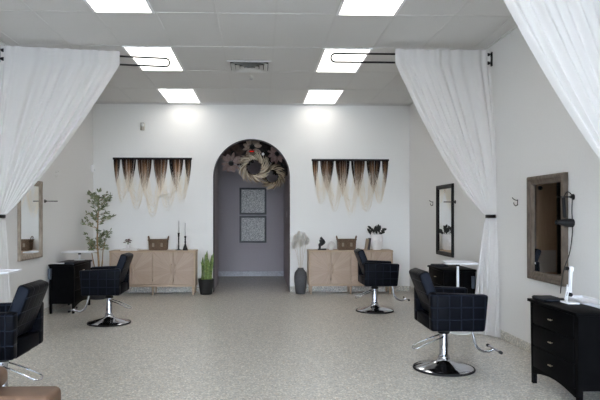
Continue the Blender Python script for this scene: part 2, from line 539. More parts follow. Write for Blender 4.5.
# ------------------------------------------------------------------ curtains
def curtain(label, xw, y0, sgn, tilt=0.0, tail=.26, xfree=1.60, bow=.52):
    """xw: wall x; sgn=+1 when the room lies towards -x"""
    W = abs(xw) - xfree
    t = thing('curtain', label, 'curtain', (xw, y0, 0), group='white sheer curtains')
    NP = 11
    def top(u): return Vector((-sgn * (.03 + u * (W - .03)), u * W * tilt, 0))
    K = lambda u: Vector((-sgn * (.022 + .06 * u), -.03, 1.40))
    def pleat(u, a): return a * (sin(2 * pi * NP * u + 2.2 * sin(9 * u)) * (.65 + .35 * sin(13 * u + 2)) + .6 * sin(2 * pi * NP * .43 * u + 1))
    def f(u, v):
        if v < .1:                                             # ruffle and rod pocket
            k = v / .1
            p = top(u); z = 3.375 - k * .16
            return Vector((p.x, p.y - .03 + pleat(u, .010 + .008 * abs(k - .5)), z))
        w = (v - .1) / .9
        A = top(u); A.z = 3.215
        A.y -= .03
        E = K(u)
        C = A.lerp(E, .52) + Vector((sgn * (.10 * u), -.02, -bow * u))
        P = A * (1 - w) ** 2 + C * 2 * w * (1 - w) + E * w * w
        amp = .014 + .024 * sin(pi * min(w * 1.15, 1)) * (1 - .6 * w) - .011 * w
        P.y -= .17 * (1 - u) ** 2 * min(1, w * 2)
        P.y += pleat(u, amp)
        P.x += -sgn * pleat(u + .07, amp * .25) * u
        return P
    obj('drape', grid(B(), f, 190, 60), M_sheer, t)
    def g(u, v):
        w = v
        e = K(u)
        bx = -sgn * (.022 + (tail - .022) * u)
        k = min(1, w * 1.0) ** .8
        x = e.x * (1 - k) + bx * k
        z = 1.40 - w * 1.385
        return Vector((x, -.03 - .17 * (1 - u) ** 2 - .13 * k * (1 - u) + pleat(u * .66, .004 + .026 * k), z))
    obj('tail', grid(B(), g, 110, 26), M_sheer, t)
    bm = B()
    ring = [(-sgn * (.052 + .042 * cos(a)), -.09 + .10 * sin(a), 1.40) for a in [2 * pi * k / 24 for k in range(25)]]
    for dz in (-.012, 0, .012): tube(bm, [(p[0], p[1], p[2] + dz) for p in ring], .008, 8)
    obj('tieback', bm, M_black, t, True, 'black tieback band')
    return t
def rod(label, xw, y0, sgn, tilt=0.0, ln=1.93):
    t = thing('curtain_rod', label, 'curtain rod', (xw, y0, 0), group='black double curtain rods')
    bm = B()
    z1, z0 = 3.325, 3.225
    d = Vector((-sgn, tilt, 0)).normalized()
    pts = [Vector((0, 0, z1)) + d * .012, Vector((0, 0, z1)) + d * (ln - .05)]
    pts += [Vector((0, 0, (z0 + z1) / 2 + .05 * cos(a))) + d * (ln - .05 + .05 * sin(a)) for a in [pi * k / 12 for k in range(1, 12)]]
    pts += [Vector((0, 0, z0)) + d * (ln - .05), Vector((0, 0, z0)) + d * .012]
    tube(bm, pts, .0115, 10)
    obj('rod', bm, M_black, t)
    bm = B()
    box(bm, (min(0, -sgn * .012), -.02, 3.19), (max(0, -sgn * .012), .02, 3.36), .003, 1)
    for z in (z0, z1):
        lathe(bm, [(0, 0), (.024, 0), (.024, .05), (0, .05)], 16, M=Matrix.Translation((-sgn * .012, 0, z)) @ Matrix.Rotation(-sgn * pi / 2, 4, 'Y'))
    obj('wall_bracket', bm, M_black, t)
    return t
rod('black looped double rod carrying the tied white curtain between the two right mirrors', XR, 7.12, 1)
curtain('white sheer curtain tied to the right wall between the black and brown mirrors', XR, 7.12, 1)
rod('black looped double rod carrying the white curtain on the left wall', XL, 7.12, -1, .155, 1.95)
curtain('white sheer curtain tied back to the left wall at the edge of the photo', XL, 7.12, -1, .155, .17, 1.68, .36)
rod('black double rod over the nearest curtain at the top right corner', XR, 4.12, 1)
curtain('nearest white sheer curtain filling the top right corner of the photo', XR, 4.12, 1, 0, .26, 1.50, .44)

# ------------------------------------------------------------------ mirrors
def mirror(label, loc, rotz, w, h, bar, fm, tilt=0, thick=.035):
    """local: hangs in the xz plane, faces -y, origin at centre of the back"""
    t = thing('wall_mirror', label, 'mirror', loc, rotz)
    t.rotation_mode = 'XYZ'
    t.rotation_euler = (tilt, 0, rotz)
    prof = [(0, 0), (0, -thick * .75), (.15, -thick), (.42, -thick), (.55, -thick * .72), (.85, -thick * .62), (1, -thick * .3), (1, 0)]
    bm = B()
    cs = [(-w / 2, -h / 2), (w / 2, -h / 2), (w / 2, h / 2), (-w / 2, h / 2)]
    dirs = [(1, 1), (-1, 1), (-1, -1), (1, -1)]
    R = []
    for (x, z), (dx, dz) in zip(cs, dirs):
        R.append([bm.verts.new((x + dx * bar * a, d, z + dz * bar * a)) for a, d in prof])
    n = len(prof)
    for i in range(4):
        a, b = R[i], R[(i + 1) % 4]
        for k in range(n - 1):
            bm.faces.new((a[k], b[k], b[k + 1], a[k + 1]))
        bm.faces.new((a[n - 1], b[n - 1], b[0], a[0]))
    obj('frame', bm, fm, t)
    iw, ih = w / 2 - bar + .004, h / 2 - bar + .004
    obj('glass', box(B(), (-iw, -thick * .28, -ih), (iw, -thick * .1, ih)), M_mirror, t, False)
    return t
# right wall: faces -x  -> rotz = -90deg (local -y -> -x)
mirror('brown wooden framed mirror on the right wall beside the hanging hair dryer', (XR, 5.705, 1.285), -pi / 2, .745, 1.03, .085, M_rust, radians(.2), .05).location.x = XR - .002
mirror('black framed mirror on the right wall reflecting a white vase of dark leaves', (XR, 8.92, 1.337), -pi / 2, .78, 1.06, .062, M_black)
mirror('weathered grey-brown framed mirror on the left wall reflecting a basket', (XL, 8.06, 1.355), pi / 2, .80, 1.045, .075, M_rust2)

# ------------------------------------------------------------------ dryer holders, hooks
def holder(label, loc, sgn, arm=.15):
    t = thing('dryer_holder', label, 'dryer holder', loc, group='wall dryer holders')
    d = -sgn
    obj('wall_plate', lathe(B(), [(0, 0), (.026, 0), (.026, .008), (.012, .014), (.012, .03), (0, .03)], 20, M=Matrix.Rotation(d * pi / 2, 4, 'Y')), M_black, t)
    bm = B()
    tube(bm, smoothpts([(d * .02, 0, 0), (d * arm * .5, 0, 0), (d * arm, 0, 0)]), .006, 8)
    ring = [(d * (arm * .55 + .03 * cos(a)), -.035 + .035 * sin(a), 0) for a in [2 * pi * k / 20 for k in range(21)]]
    tube(bm, ring, .005, 6)
    obj('holder_arm', bm, M_black, t)
    return t
holder('black dryer holder beside the brown mirror, holding the hair dryer', (XR, 5.245, 1.575), 1)
holder('black dryer holder on the right wall beside the black mirror', (XR + .001, 8.47, 1.60), 1, .17)
holder('black dryer holder on the left wall beside the weathered mirror', (XL - .001, 8.62, 1.61), -1, .18)

dr = thing('hair_dryer', 'black hair dryer hanging nose-left beside the brown mirror', 'hair dryer', (2.70, 5.225, 1.33))
dr.scale = (1, 1, 1)
bm = B()
lathe(bm, [(0, 0), (.024, 0), (.028, .02), (.036, .05), (.038, .09), (.036, .115), (.024, .122), (0, .122)], 24, M=Matrix.Translation((-.045, .03, .02)) @ Matrix.Rotation(radians(93), 4, 'Y'))
obj('barrel', bm, M_rubber, dr)
bm = B(); box(bm, (-.014, .014, .06), (.014, .046, .245), .011, 3, Matrix.Rotation(radians(-4), 4, 'Y')); obj('handle', bm, M_rubber, dr)
bm = B(); lathe(bm, [(.023, 0), (.018, -.02), (.024, -.035), (.021, -.035), (.015, -.02), (.02, 0)], 20, M=Matrix.Translation((-.045, .03, .02)) @ Matrix.Rotation(radians(93), 4, 'Y')); obj('nozzle', bm, M_black, dr)
cord = smoothpts([(-.012, .03, .245), (.015, .02, .29), (.045, 0, .25), (.045, 0, .12), (.05, .0, -.06), (.035, .02, -.25), (.0, .04, -.38), (-.02, .05, -.50), (-.03, .055, -.612)], 8)
obj('power_cord', tube(B(), cord, .0045, 6), M_rubber, dr)

def hook(label, loc, sgn, m, big=1):
    t = thing('coat_hook', label, 'hook', loc, group='wall hooks')
    d = -sgn
    t.scale = (.72, .72, .72)
    obj('back_plate', box(B(), (min(0, d * .006), -.012, -.045 * big), (max(0, d * .006), .012, .045 * big), .003, 1), m, t)
    bm = B()
    tube(bm, smoothpts([(d * .004, 0, -.03), (d * .03, 0, -.05), (d * .055, 0, -.03), (d * .06, 0, .0)]), .006, 8)
    tube(bm, smoothpts([(d * .004, 0, .03), (d * .035, 0, .035), (d * .075, 0, .06), (d * .08, 0, .075)]), .006, 8)
    obj('prong', bm, m, t)
    return t
hook('dark metal double hook on the right wall left of the brown mirror', (XR, 6.40, 1.55), 1, M_black)
hook('small dark hook on the right wall left of the black mirror', (XR, 9.58, 1.60), 1, M_black)
hook('pale double hook on the left wall above the weathered mirror', (XL, 9.05, 2.02), -1, mat('pale_metal', (.66, .65, .63), .4), 1.6)

md = thing('motion_sensor', 'small white alarm sensor in the back left corner of the room', 'sensor', (XL, 10.98, 2.25))
obj('housing', box(B(), (0, -.03, -.065), (.05, .03, .065), .012, 3), M_white, md)
obj('lens', box(B(), (.045, -.02, -.05), (.054, .02, -.005), .004, 2), mat('sensor_lens', (.6, .6, .6), .3), md)
st = thing('alarm_strobe', 'small beige alarm box high on the back wall above the left fringe hanging', 'alarm', (-2.137, YB, 3.027))
obj('housing', box(B(), (-.036, -.04, -.07), (.036, 0, .07), .006, 2), mat('beige_plastic', (.36, .33, .28), .5), st)
obj('strobe_lens', box(B(), (-.026, -.055, -.005), (.026, -.038, .055), .006, 2), mat('strobe_lens', (.6, .6, .58), .2), st)
sw = thing('light_switch', 'white light switch on the right side wall inside the arch', 'light switch', (AX1, 12.3, 1.43))
obj('switch_plate', box(B(), (-.007, -.04, -.06), (0, .04, .06), .003, 2), M_white, sw)
obj('rocker', box(B(), (-.012, -.015, -.03), (-.006, .015, .03), .002, 1), M_white, sw)

# ------------------------------------------------------------------ styling chair (faces +x)
def chair():
    r = thing('styling_chair', 'x', 'salon chair', group='navy black leather salon chairs')
    obj('base_disc', lathe(B(), [(0, .006), (.268, .006), (.268, .014), (.25, .024), (.19, .040), (.12, .058), (.075, .075), (.058, .09), (.052, .11), (0, .11)], 48), M_chrome, r)
    obj('rubber_rim', lathe(B(), [(.262, 0), (.276, 0), (.281, .008), (.276, .018), (.266, .018), (.262, .008)], 48), M_rubber, r)
    bm = B()
    lathe(bm, [(0, .10), (.05, .10), (.05, .125), (.043, .13), (.040, .14), (.040, .335), (0, .335)], 24)
    obj('column', bm, M_chrome, r)
    bm = B()
    lathe(bm, [(0, .33), (.05, .33), (.054, .338), (.054, .352), (.045, .36), (.03, .365), (.03, .382), (0, .382)], 24)
    box(bm, (-.16, -.14, .378), (.18, .14, .392), .004, 1)
    obj('swivel_plate', bm, M_black, r)
    # pump lever: flat loop behind the column
    bm = B()
    L = [(-.02, .058, .305), (-.12, .066, .27), (-.245, .072, .215), (-.278, .055, .20), (-.288, 0, .195), (-.278, -.055, .20), (-.245, -.072, .215), (-.12, -.066, .27), (-.02, -.058, .305)]
    tube(bm, smoothpts(L, 5), .006, 8)
    tube(bm, [(-.02, -.06, .305), (-.02, .06, .305)], .009, 8)
    obj('pump_lever', bm, M_chrome, r)
    # footrest
    bm = B()
    tube(bm, smoothpts([(.20, 0, .388), (.255, 0, .375), (.275, 0, .30), (.30, 0, .215), (.35, 0, .165), (.41, 0, .155), (.47, 0, .18)], 6), .0125, 10)
    tube(bm, [(.47, -.14, .18), (.47, .14, .18)], .011, 10)
    f = obj('footrest', bm, M_chrome, r)
    for s in (-1, 1):
        obj('end_cap', tube(B(), [(.47, s * .135, .18), (.47, s * .165, .18)], .015, 10), M_rubber, f)
    # upholstery
    for s in (-1, 1):
        bm = B()
        poly = [(-.20, .40), (.275, .395), (.305, .715), (-.205, .735)]
        t = bmesh.new()
        prism(t, poly, min(s * .215, s * .305), max(s * .215, s * .305))
        bmesh.ops.recalc_face_normals(t, faces=t.faces[:])
        bmesh.ops.bevel(t, geom=t.edges[:], offset=.022, segments=4, profile=.5, affect='EDGES')
        merge(bm, t)
        obj('armrest', bm, M_lea_xz, r)
    obj('seat', box(B(), (-.10, -.213, .393), (.285, .213, .53), .03, 4), M_lea_xz, r)
    obj('rear_bar', box(B(), (-.198, -.214, .40), (-.135, .214, .515), .016, 3), M_lea, r)
    bm = B()
    box(bm, (-.05, -.212, 0), (.045, .212, .405), .03, 4, Matrix.Translation((-.095, 0, .53)) @ Matrix.Rotation(radians(-21), 4, 'Y'))
    obj('backrest', bm, M_lea_yz, r)
    return r
C0 = chair()
C0.location = (1.69, 5.50, 0); C0['label'] = 'navy leather salon chair at the front right, whole round chrome base in view'
dup(C0, (1.69, 8.85, 0), 0, 'navy leather salon chair in front of the right sideboard')
dup(C0, (-1.97, 7.97, 0), pi, 'black leather salon chair in front of the left sideboard beside the olive tree')
dup(C0, (-1.915, 4.56, 0), pi, 'black leather salon chair cut off by the left edge of the photo')

# ------------------------------------------------------------------ station cabinets (front faces -x)
def cabinet():
    r = thing('station_cabinet', 'x', 'cabinet', group='black three drawer station cabinets')
    D, Wd = .45, .385
    bm = B()
    box(bm, (.018, -Wd + .01, .14), (D, Wd - .01, .685), .003, 1)
    # curved apron
    n = 16
    poly = [(-Wd + .05, .15)] + [(-Wd + .05 + (2 * Wd - .1) * k / n, .085 + .045 * sin(pi * k / n)) for k in range(n + 1)] + [(Wd - .05, .15)]
    prism(bm, poly, -.026, -.008, Matrix.Rotation(pi / 2, 4, 'Z'))
    obj('body', bm, M_blackw, r, False)
    obj('top', box(B(), (-.018, -Wd - .015, .685), (D + .005, Wd + .015, .71), .005, 2), M_blackw, r)
    for sx in (.004, D - .05):
        for sy in (-Wd, Wd - .05):
            bm = B()
            t = bmesh.new(); bmesh.ops.create_cube(t, size=1)
            for v in t.verts:
                top = v.co.z > 0
                k = 1 if top else .7
                v.co = Vector((sx + .023 + v.co.x * .046 * k, sy + .025 + v.co.y * .05 * k, .685 if top else 0))
            merge(bm, t)
            obj('leg', bm, M_blackw, r, False)
    for z0, z1 in ((.150, .322), (.330, .502), (.510, .678)):
        d = obj('drawer', box(B(), (.0, -Wd + .058, z0), (.025, Wd - .058, z1), .004, 2), M_blackw, r)
        bm = B()
        zc = (z0 + z1) / 2
        for s in (-.014, .014): tube(bm, [(.002, s, zc), (-.018, s, zc)], .003, 6)
        tube(bm, [(-.019, -.022, zc), (-.019, .022, zc)], .0055, 8)
        obj('drawer_pull', bm, M_brass, d)
    return r
K0 = cabinet()
K0.location = (2.285, 4.655, 0); K0['label'] = 'black three drawer cabinet at the front right under the brown mirror'
k = dup(K0, (2.30, 7.82, 0), 0, 'black cabinet on the right wall under the black framed mirror')
k.scale = (.9, .89, 1.03)
k = dup(K0, (-2.655, 9.17, 0), pi, 'black cabinet on the left wall in front of the olive tree')
k.scale = (.80, 1.12, 1)

def padmat(label, loc, rz, sx=.19, sy=.27):
    o = thing('tool_mat', label, 'tool mat', loc, rz, 'dark tool mats')
    obj('pad', box(B(), (-sx / 2, -sy / 2, 0), (sx / 2, sy / 2, .022), .010, 3), M_pad, o)
    bm = B()
    tube(bm, [(-sx / 2 + .012, -sy / 2 + .012, .022), (sx / 2 - .012, -sy / 2 + .012, .022), (sx / 2 - .012, sy / 2 - .012, .022), (-sx / 2 + .012, sy / 2 - .012, .022), (-sx / 2 + .012, -sy / 2 + .012, .022)], .003, 6)
    obj('seam', bm, M_pad, o)
padmat('dark tool mat on the front right cabinet, at its far left end', (2.39, 4.935, .71), 0, .17, .24)
padmat('dark tool mat on the cabinet under the black framed mirror', (2.40, 8.00, .7315), 0, .18, .24)
padmat('dark tool mat on the near end of the left cabinet', (-2.735, 8.88, .71), 0, .14, .24)
o = tag(obj('paper_sheet', box(B(), (-.09, -.07, 0), (.09, .07, .004), .001, 1), M_paper), 'white sheet on the left cabinet against the wall', 'paper')
o.location = (-2.925, 8.90, .71)

# tray tables
def tray_stand(label, loc, rz, w, d, post, base_r, px=0, py=0, z=.845):
    t = thing('tray_table', label, 'tray', loc, rz, 'white tray tables')
    bm = B()
    box(bm, (-w / 2, -d / 2, z - .02), (w / 2, d / 2, z - .008), .004, 1)
    for lo, hi in (((-w / 2, -d / 2, z - .02), (-w / 2 + .012, d / 2, z)), ((w / 2 - .012, -d / 2, z - .02), (w / 2, d / 2, z)), ((-w / 2, -d / 2, z - .02), (w / 2, -d / 2 + .012, z)), ((-w / 2, d / 2 - .012, z - .02), (w / 2, d / 2, z))):
        box(bm, lo, hi, .003, 1)
    obj('tray_top', bm, M_whitem, t)
    z0 = z - .02 - post
    obj('post', tube(B(), [(px, py, z0 + .008), (px, py, z - .035)], .016, 16), M_whitem, t)
    obj('collar', tube(B(), [(px, py, z - .05), (px, py, z - .02)], .022, 16), M_black, t)
    obj('foot_plate', lathe(B(), [(0, z0), (base_r, z0), (base_r, z0 + .006), (base_r * .3, z0 + .014), (0, z0 + .014)], 32, (px, py, 0)), M_whitem, t)
    return t
tray_stand('white tray table on a white post beside the cabinet under the black mirror', (2.435, 7.29, 0), radians(-10), .38, .42, .825, .17, -.03, -.06)
tray_stand('white tray standing on a short post on the left cabinet', (-2.735, 9.27, 0), 0, .45, .30, .115, .08, 0, 0, .866)
tray_stand('white tray table at the left edge beneath the tied curtain', (-2.68, 6.08, 0), 0, .52, .34, .84, .17, 0, 0, .862)
ft = thing('flat_tray', 'white tray lying at the back of the front right cabinet', 'tray', (2.635, 4.66, .71))
bm = B(); box(bm, (-.085, -.30, 0), (.085, .33, .012), .004, 1)
obj('tray_bed', bm, M_whitem, ft)
bm = B()
for lo, hi in (((-.085, -.30, .01), (-.075, .33, .03)), ((.075, -.30, .01), (.085, .33, .03)), ((-.085, -.30, .01), (.085, -.29, .03)), ((-.085, .32, .01), (.085, .33, .03))):
    box(bm, lo, hi, .002, 1)
obj('tray_rim', bm, M_whitem, ft)

ls = thing('folding_arm_stand', 'white folding arm stand with dark joints on the front right cabinet', 'arm stand', (2.475, 4.735, .71))
ls.scale = (.93, .93, .91)
obj('base_plate', box(B(), (-.055, -.075, 0), (.045, .075, .016), .006, 2), M_whitem, ls)
bm = B()
for s in (-.016, .016): tube(bm, [(-.028, .02 + s, .016), (-.002, .03 + s, .16)], .0055, 8)
obj('lower_arm', bm, M_whitem, ls)
bm = B()
for s in (-.013, .013): tube(bm, [(.01, .03 + s, .06), (.022, .03 + s, .29)], .007, 8)
box(bm, (.002, .012, .275), (.042, .048, .32), .012, 3)
obj('upper_arm', bm, M_whitem, ls)
obj('hinge_knob', lathe(B(), [(0, 0), (.016, 0), (.018, .006), (.018, .024), (.014, .03), (0, .03)], 16, M=Matrix.Translation((-.03, .03, .305)) @ Matrix.Rotation(pi / 2, 4, 'Y')), M_black, ls)
obj('joint', tube(B(), [(.005, 0, .075), (.005, .06, .075)], .018, 14), M_black, ls)

def holster(label, loc):
    t = thing('tool_holster', label, 'holster', loc, group='hot tool holsters')
    bm = B()
    lathe(bm, [(.022, 0), (.026, .15), (.023, .15), (.019, .004), (0, .004)], 20)
    lathe(bm, [(0, 0), (.022, 0)], 20)
    obj('cup', bm, M_bottle, t)
    obj('bracket', box(B(), (-.012, .022, .06), (.012, .042, .14), .002, 1), M_chrome, t)
    return t
holster('bluish tool holster on the wall side of the cabinet under the black mirror', (2.66, 7.437, .50))
holster('pale tool holster on the wall side of the left cabinet', (-2.985, 8.698, .50))

# ------------------------------------------------------------------ sideboards (front faces -y)
def sideboard():
    r = thing('sideboard', 'x', 'sideboard', group='pale oak sideboards')
    W, D, H, z0 = 1.50, .39, .785, .15
    bm = B()
    t = .028
    for lo, hi in (((-W / 2, 0, z0), (-W / 2 + t, D, H - .03)), ((W / 2 - t, 0, z0), (W / 2, D, H - .03)), ((-W / 2 + t, 0, z0), (W / 2 - t, D, z0 + .035)), ((-W / 2 + t, D - .02, z0), (W / 2 - t, D, H - .03)), ((-W / 2 + t, .03, z0), (W / 2 - t, D - .02, z0 + .1))):
        box(bm, lo, hi, .002, 1)
    obj('carcass', bm, M_oak, r, False)
    obj('top', box(B(), (-W / 2 - .006, -.006, H - .03), (W / 2 + .006, D, H), .004, 2), M_oak, r)
    dw = (W - 2 * t) / 4
    for k in range(4):
        x0 = -W / 2 + t + dw * k
        pair = -W / 2 + t + dw * (1 if k < 2 else 3)
        cz = (z0 + H) / 2
        # each pair of doors shares one sunburst
        nm = 'sunburst_veneer_%d' % (k // 2)
        m = bpy.data.materials.get(nm) or sunburst(nm, pair, cz - .05)
        d = obj('door', box(B(), (x0 + .005, .006, z0 + .040), (x0 + dw - .005, .026, H - .033), .002, 1), m, r, False)
        hx = x0 + dw - .028 if k % 2 == 0 else x0 + .028
        s = -1 if k % 2 == 0 else 1
        bm = B()
        tube(bm, smoothpts([(hx, .008, cz - .075), (hx + s * .012, -.016, cz - .06), (hx + s * .022, -.018, cz), (hx + s * .012, -.016, cz + .06), (hx, .008, cz + .075)], 5), .006, 8)
        obj('door_handle', bm, M_oak, d)
    for x in (-W / 2 + .04, 0, W / 2 - .04):
        for y in (.04, D - .04):
            obj('leg', lathe(B(), [(0, 0), (.016, 0), (.024, z0 + .002), (0, z0 + .002)], 14, (x, y, 0)), M_oak, r)
    return r
S0 = sideboard()
S0.location = (-1.89, 10.70, 0); S0['label'] = 'pale oak sideboard left of the arch under the left fringe hanging'
dup(S0, (1.62, 10.70, 0), 0, 'pale oak sideboard right of the arch under the right fringe hanging')
HT = .785

M_strap = mat('strap_leather', (.30, .24, .18), .6)
def basket(label, loc):
    t = thing('wicker_basket', label, 'basket', loc, group='brown wicker baskets')
    bm = B()
    w0, w1, d, h = .155, .165, .11, .185
    tb = bmesh.new(); bmesh.ops.create_cube(tb, size=1)
    for v in tb.verts:
        k = w1 if v.co.z > 0 else w0
        v.co = Vector((v.co.x * 2 * k, v.co.y * 2 * (d if v.co.z > 0 else d - .008), (v.co.z + .5) * h))
    bmesh.ops.bevel(tb, geom=tb.edges[:], offset=.012, segments=2, affect='EDGES'); merge(bm, tb)
    obj('basket_body', bm, M_wick_b, t)
    bm = B()
    rim = [(-w1, -d, h), (w1, -d, h), (w1, d, h), (-w1, d, h), (-w1, -d, h)]
    tube(bm, rim, .011, 8)
    obj('rim', bm, M_wick_b, t)
    for s in (-1, 1):
        obj('handle', tube(B(), smoothpts([(s * w1, -.05, h), (s * (w1 + .012), -.045, h + .05), (s * (w1 + .014), 0, h + .065), (s * (w1 + .012), .045, h + .05), (s * w1, .05, h)], 5), .008, 8), M_wick_b, t)
    for sx in (-.075, .075):
        obj('clasp', box(B(), (sx - .02, -d - .006, h * .35), (sx + .02, -d + .012, h * .72), .003, 1), M_strap, t)
    return t
basket('brown wicker basket on the left sideboard', (-1.815, 10.89, HT))
basket('brown wicker basket on the right sideboard', (1.565, 10.89, HT))

def candlestick(label, loc, prof, ztop, hc):
    t = thing('candlestick', label, 'candlestick', loc, group='black candlesticks')
    obj('holder', lathe(B(), prof, 24), M_black, t)
    c = obj('taper_candle', lathe(B(), [(0, ztop - .02), (.0105, ztop - .02), (.007, ztop + hc), (.003, ztop + hc + .006), (0, ztop + hc + .006)], 14), M_cand, t, True, 'grey taper candle')
    obj('wick', tube(B(), [(0, 0, ztop + hc), (.001, 0, ztop + hc + .014)], .0012, 5), M_wick, c)
candlestick('taller black candlestick with a grey taper on the left sideboard', (-1.454, 10.87, HT), [(0, 0), (.06, 0), (.06, .008), (.022, .016), (.012, .03), (.014, .08), (.010, .1), (.011, .24), (.018, .26), (.012, .27), (.017, .285), (.020, .31), (.012, .31), (0, .295)], .31, .205)
candlestick('shorter black candlestick with a flared base on the left sideboard', (-1.332, 10.83, HT), [(0, 0), (.05, 0), (.048, .01), (.03, .06), (.014, .11), (.010, .13), (.018, .15), (.010, .165), (.014, .19), (.010, .21), (.018, .235), (.020, .255), (.012, .255), (0, .24)], .255, .225)

bk = thing('white_book', 'flat white book under the small flower vase on the left sideboard', 'book', (-2.31, 10.83, HT))
obj('cover', box(B(), (-.145, -.1, 0), (.145, .1, .028), .003, 1), M_paper, bk)
obj('pages', box(B(), (-.138, -.103, .005), (.14, .094, .023)), mat('page_edges', (.72, .70, .66), .8), bk, False)
vs = thing('flower_vase', 'small white vase of dark red flowers on the left sideboard', 'vase', (-2.345, 10.84, HT + .028))
obj('vase_body', lathe(B(), [(0, 0), (.022, 0), (.034, .02), (.036, .045), (.022, .07), (.017, .08), (.014, .08), (.018, .068), (0, .05)], 24), M_ceram, vs)
bm = B(); fl = B()
for k in range(13):
    a = 2.4 * k; rr = .012 + .0045 * k
    p = Vector((rr * cos(a), rr * sin(a), .165 - .0045 * k + .012 * sin(5 * k)))
    tube(bm, smoothpts([(0, 0, .06), (p.x * .4, p.y * .4, .11), p], 4), .0018, 5)
    for q in range(7):
        b = 2 * pi * q / 7 + k
        e = p + Vector((.024 * cos(b), .024 * sin(b), .010 * sin(3 * b)))
        n = Vector((-sin(b), cos(b), .2)) * .009
        f = p + Vector((.013 * cos(b), .013 * sin(b), .012))
        quad(fl, p, f + n, e, f - n)
obj('stems', bm, M_olive, vs); obj('blooms', fl, M_redleaf, vs)

# figure sculpture
sc = thing('seated_sculpture', 'black seated figure sculpture on the right sideboard', 'sculpture', (1.12, 10.87, HT))
sc.scale = (1.0, 1.0, 1.0)
bm = B()
box(bm, (-.075, -.05, 0), (.075, .05, .022), .004, 2)
obj('plinth', bm, M_black, sc)
me = bpy.data.meshes.new('figure')
V = [(.035, 0, .065), (.040, 0, .115), (.022, 0, .16), (-.012, 0, .19), (-.034, 0, .20),      # pelvis, waist, chest, neck, head
     (-.01, .025, .085), (-.045, .028, .10), (-.035, .028, .03), (-.058, .028, .03),            # left leg
     (-.01, -.025, .085), (-.045, -.028, .10), (-.035, -.028, .03), (-.058, -.028, .03),
     (.005, .035, .155), (-.022, .038, .115), (-.036, .01, .168),
     (.005, -.035, .155), (-.022, -.038, .115), (-.045, -.028, .10)]
Ed = [(0, 1), (1, 2), (2, 3), (3, 4), (0, 5), (5, 6), (6, 7), (7, 8), (0, 9), (9, 10), (10, 11), (11, 12), (2, 13), (13, 14), (14, 15), (2, 16), (16, 17), (17, 18)]
Rr = [1.6 * q for q in [.034, .03, .034, .014, .024, .022, .017, .014, .010, .022, .017, .014, .010, .014, .011, .009, .014, .011, .009]]
V = [(x * 1.05, y, .022 + (z - .022) * 1.12) for x, y, z in V]
me.from_pydata(V, Ed, [])
fo = bpy.data.objects.new('figure', me); COL.objects.link(fo); fo.parent = sc
md_ = fo.modifiers.new('skin', 'SKIN')
for i, r in enumerate(Rr):
    me.skin_vertices[0].data[i].radius = (r, r)
me.skin_vertices[0].data[0].use_root = True
md_.use_smooth_shade = True
sb = fo.modifiers.new('sub', 'SUBSURF'); sb.levels = 2; sb.render_levels = 2
me.materials.append(M_black)

rs = thing('ring_ornament', 'round white ring ornament beside the black sculpture', 'ornament', (1.285, 10.87, HT))
bm = B()
tube(bm, [(.058 * cos(a), 0, .078 + .058 * sin(a)) for a in [2 * pi * k / 32 for k in range(33)]], .017, 12)
obj('ring', bm, M_ceram, rs)
obj('stand', box(B(), (-.035, -.025, 0), (.035, .025, .014), .004, 2), M_ceram, rs)

def book(label, x, w, h, d, m, tilt):
    t = thing('upright_book', label, 'book', (x - .0, 10.88, HT), 0, 'upright books')
    M = Matrix.Rotation(radians(tilt), 4, 'Y')
    bm = B()
    for lo, hi in (((0, -d / 2, 0), (.003, d / 2, h)), ((w - .003, -d / 2, 0), (w, d / 2, h)), ((0, -d / 2, 0), (w, -d / 2 + .003, h))): box(bm, lo, hi, 0, 1, M)
    obj('cover', bm, m, t, False)
    obj('pages', box(B(), (.003, -d / 2 + .003, .004), (w - .003, d / 2 - .004, h - .004), 0, 1, M), M_paper, t, False)
book('tan book leaning against the dark book on the right sideboard', 1.902, .03, .205, .15, M_book1, 9)
book('dark book leaning against the white face vase on the right sideboard', 1.955, .024, .215, .15, M_book2, 6)

fv = thing('face_vase', 'white face shaped vase of black leaves on the right sideboard', 'vase', (2.115, 10.87, HT))
def head(u, v):
    a = 2 * pi * u
    prof = [(.0, .07), (.08, .082), (.3, .095), (.55, .108), (.8, .108), (1, .10)]
    for (z0, r0), (z1, r1) in zip(prof, prof[1:]):
        if v <= z1 or z1 == 1:
            k = (v - z0) / (z1 - z0); r = r0 + (r1 - r0) * k; break
    x, y, z = r * cos(a), r * sin(a), v * .28
    fa = math.exp(-((a - 1.5 * pi) / .22) ** 2)
    y -= fa * .03 * max(0, 1 - abs(v - .5) / .2)                           # nose
    y -= math.exp(-((a - 1.5 * pi) / .35) ** 2) * .012 * math.exp(-((v - .25) / .05) ** 2)   # lips
    for s in (-1, 1): y += .014 * math.exp(-((a - 1.5 * pi - s * .45) / .2) ** 2) * math.exp(-((v - .62) / .08) ** 2)  # eye sockets
    return Vector((x, y, z))
bm = grid(B(), head, 64, 40)
lathe(bm, [(0, 0), (.07, 0)], 32); lathe(bm, [(.10, .28), (.09, .28), (.085, .24), (0, .24)], 32)
bmesh.ops.remove_doubles(bm, verts=bm.verts[:], dist=.0005)
obj('vase_body', bm, M_ceram, fv)

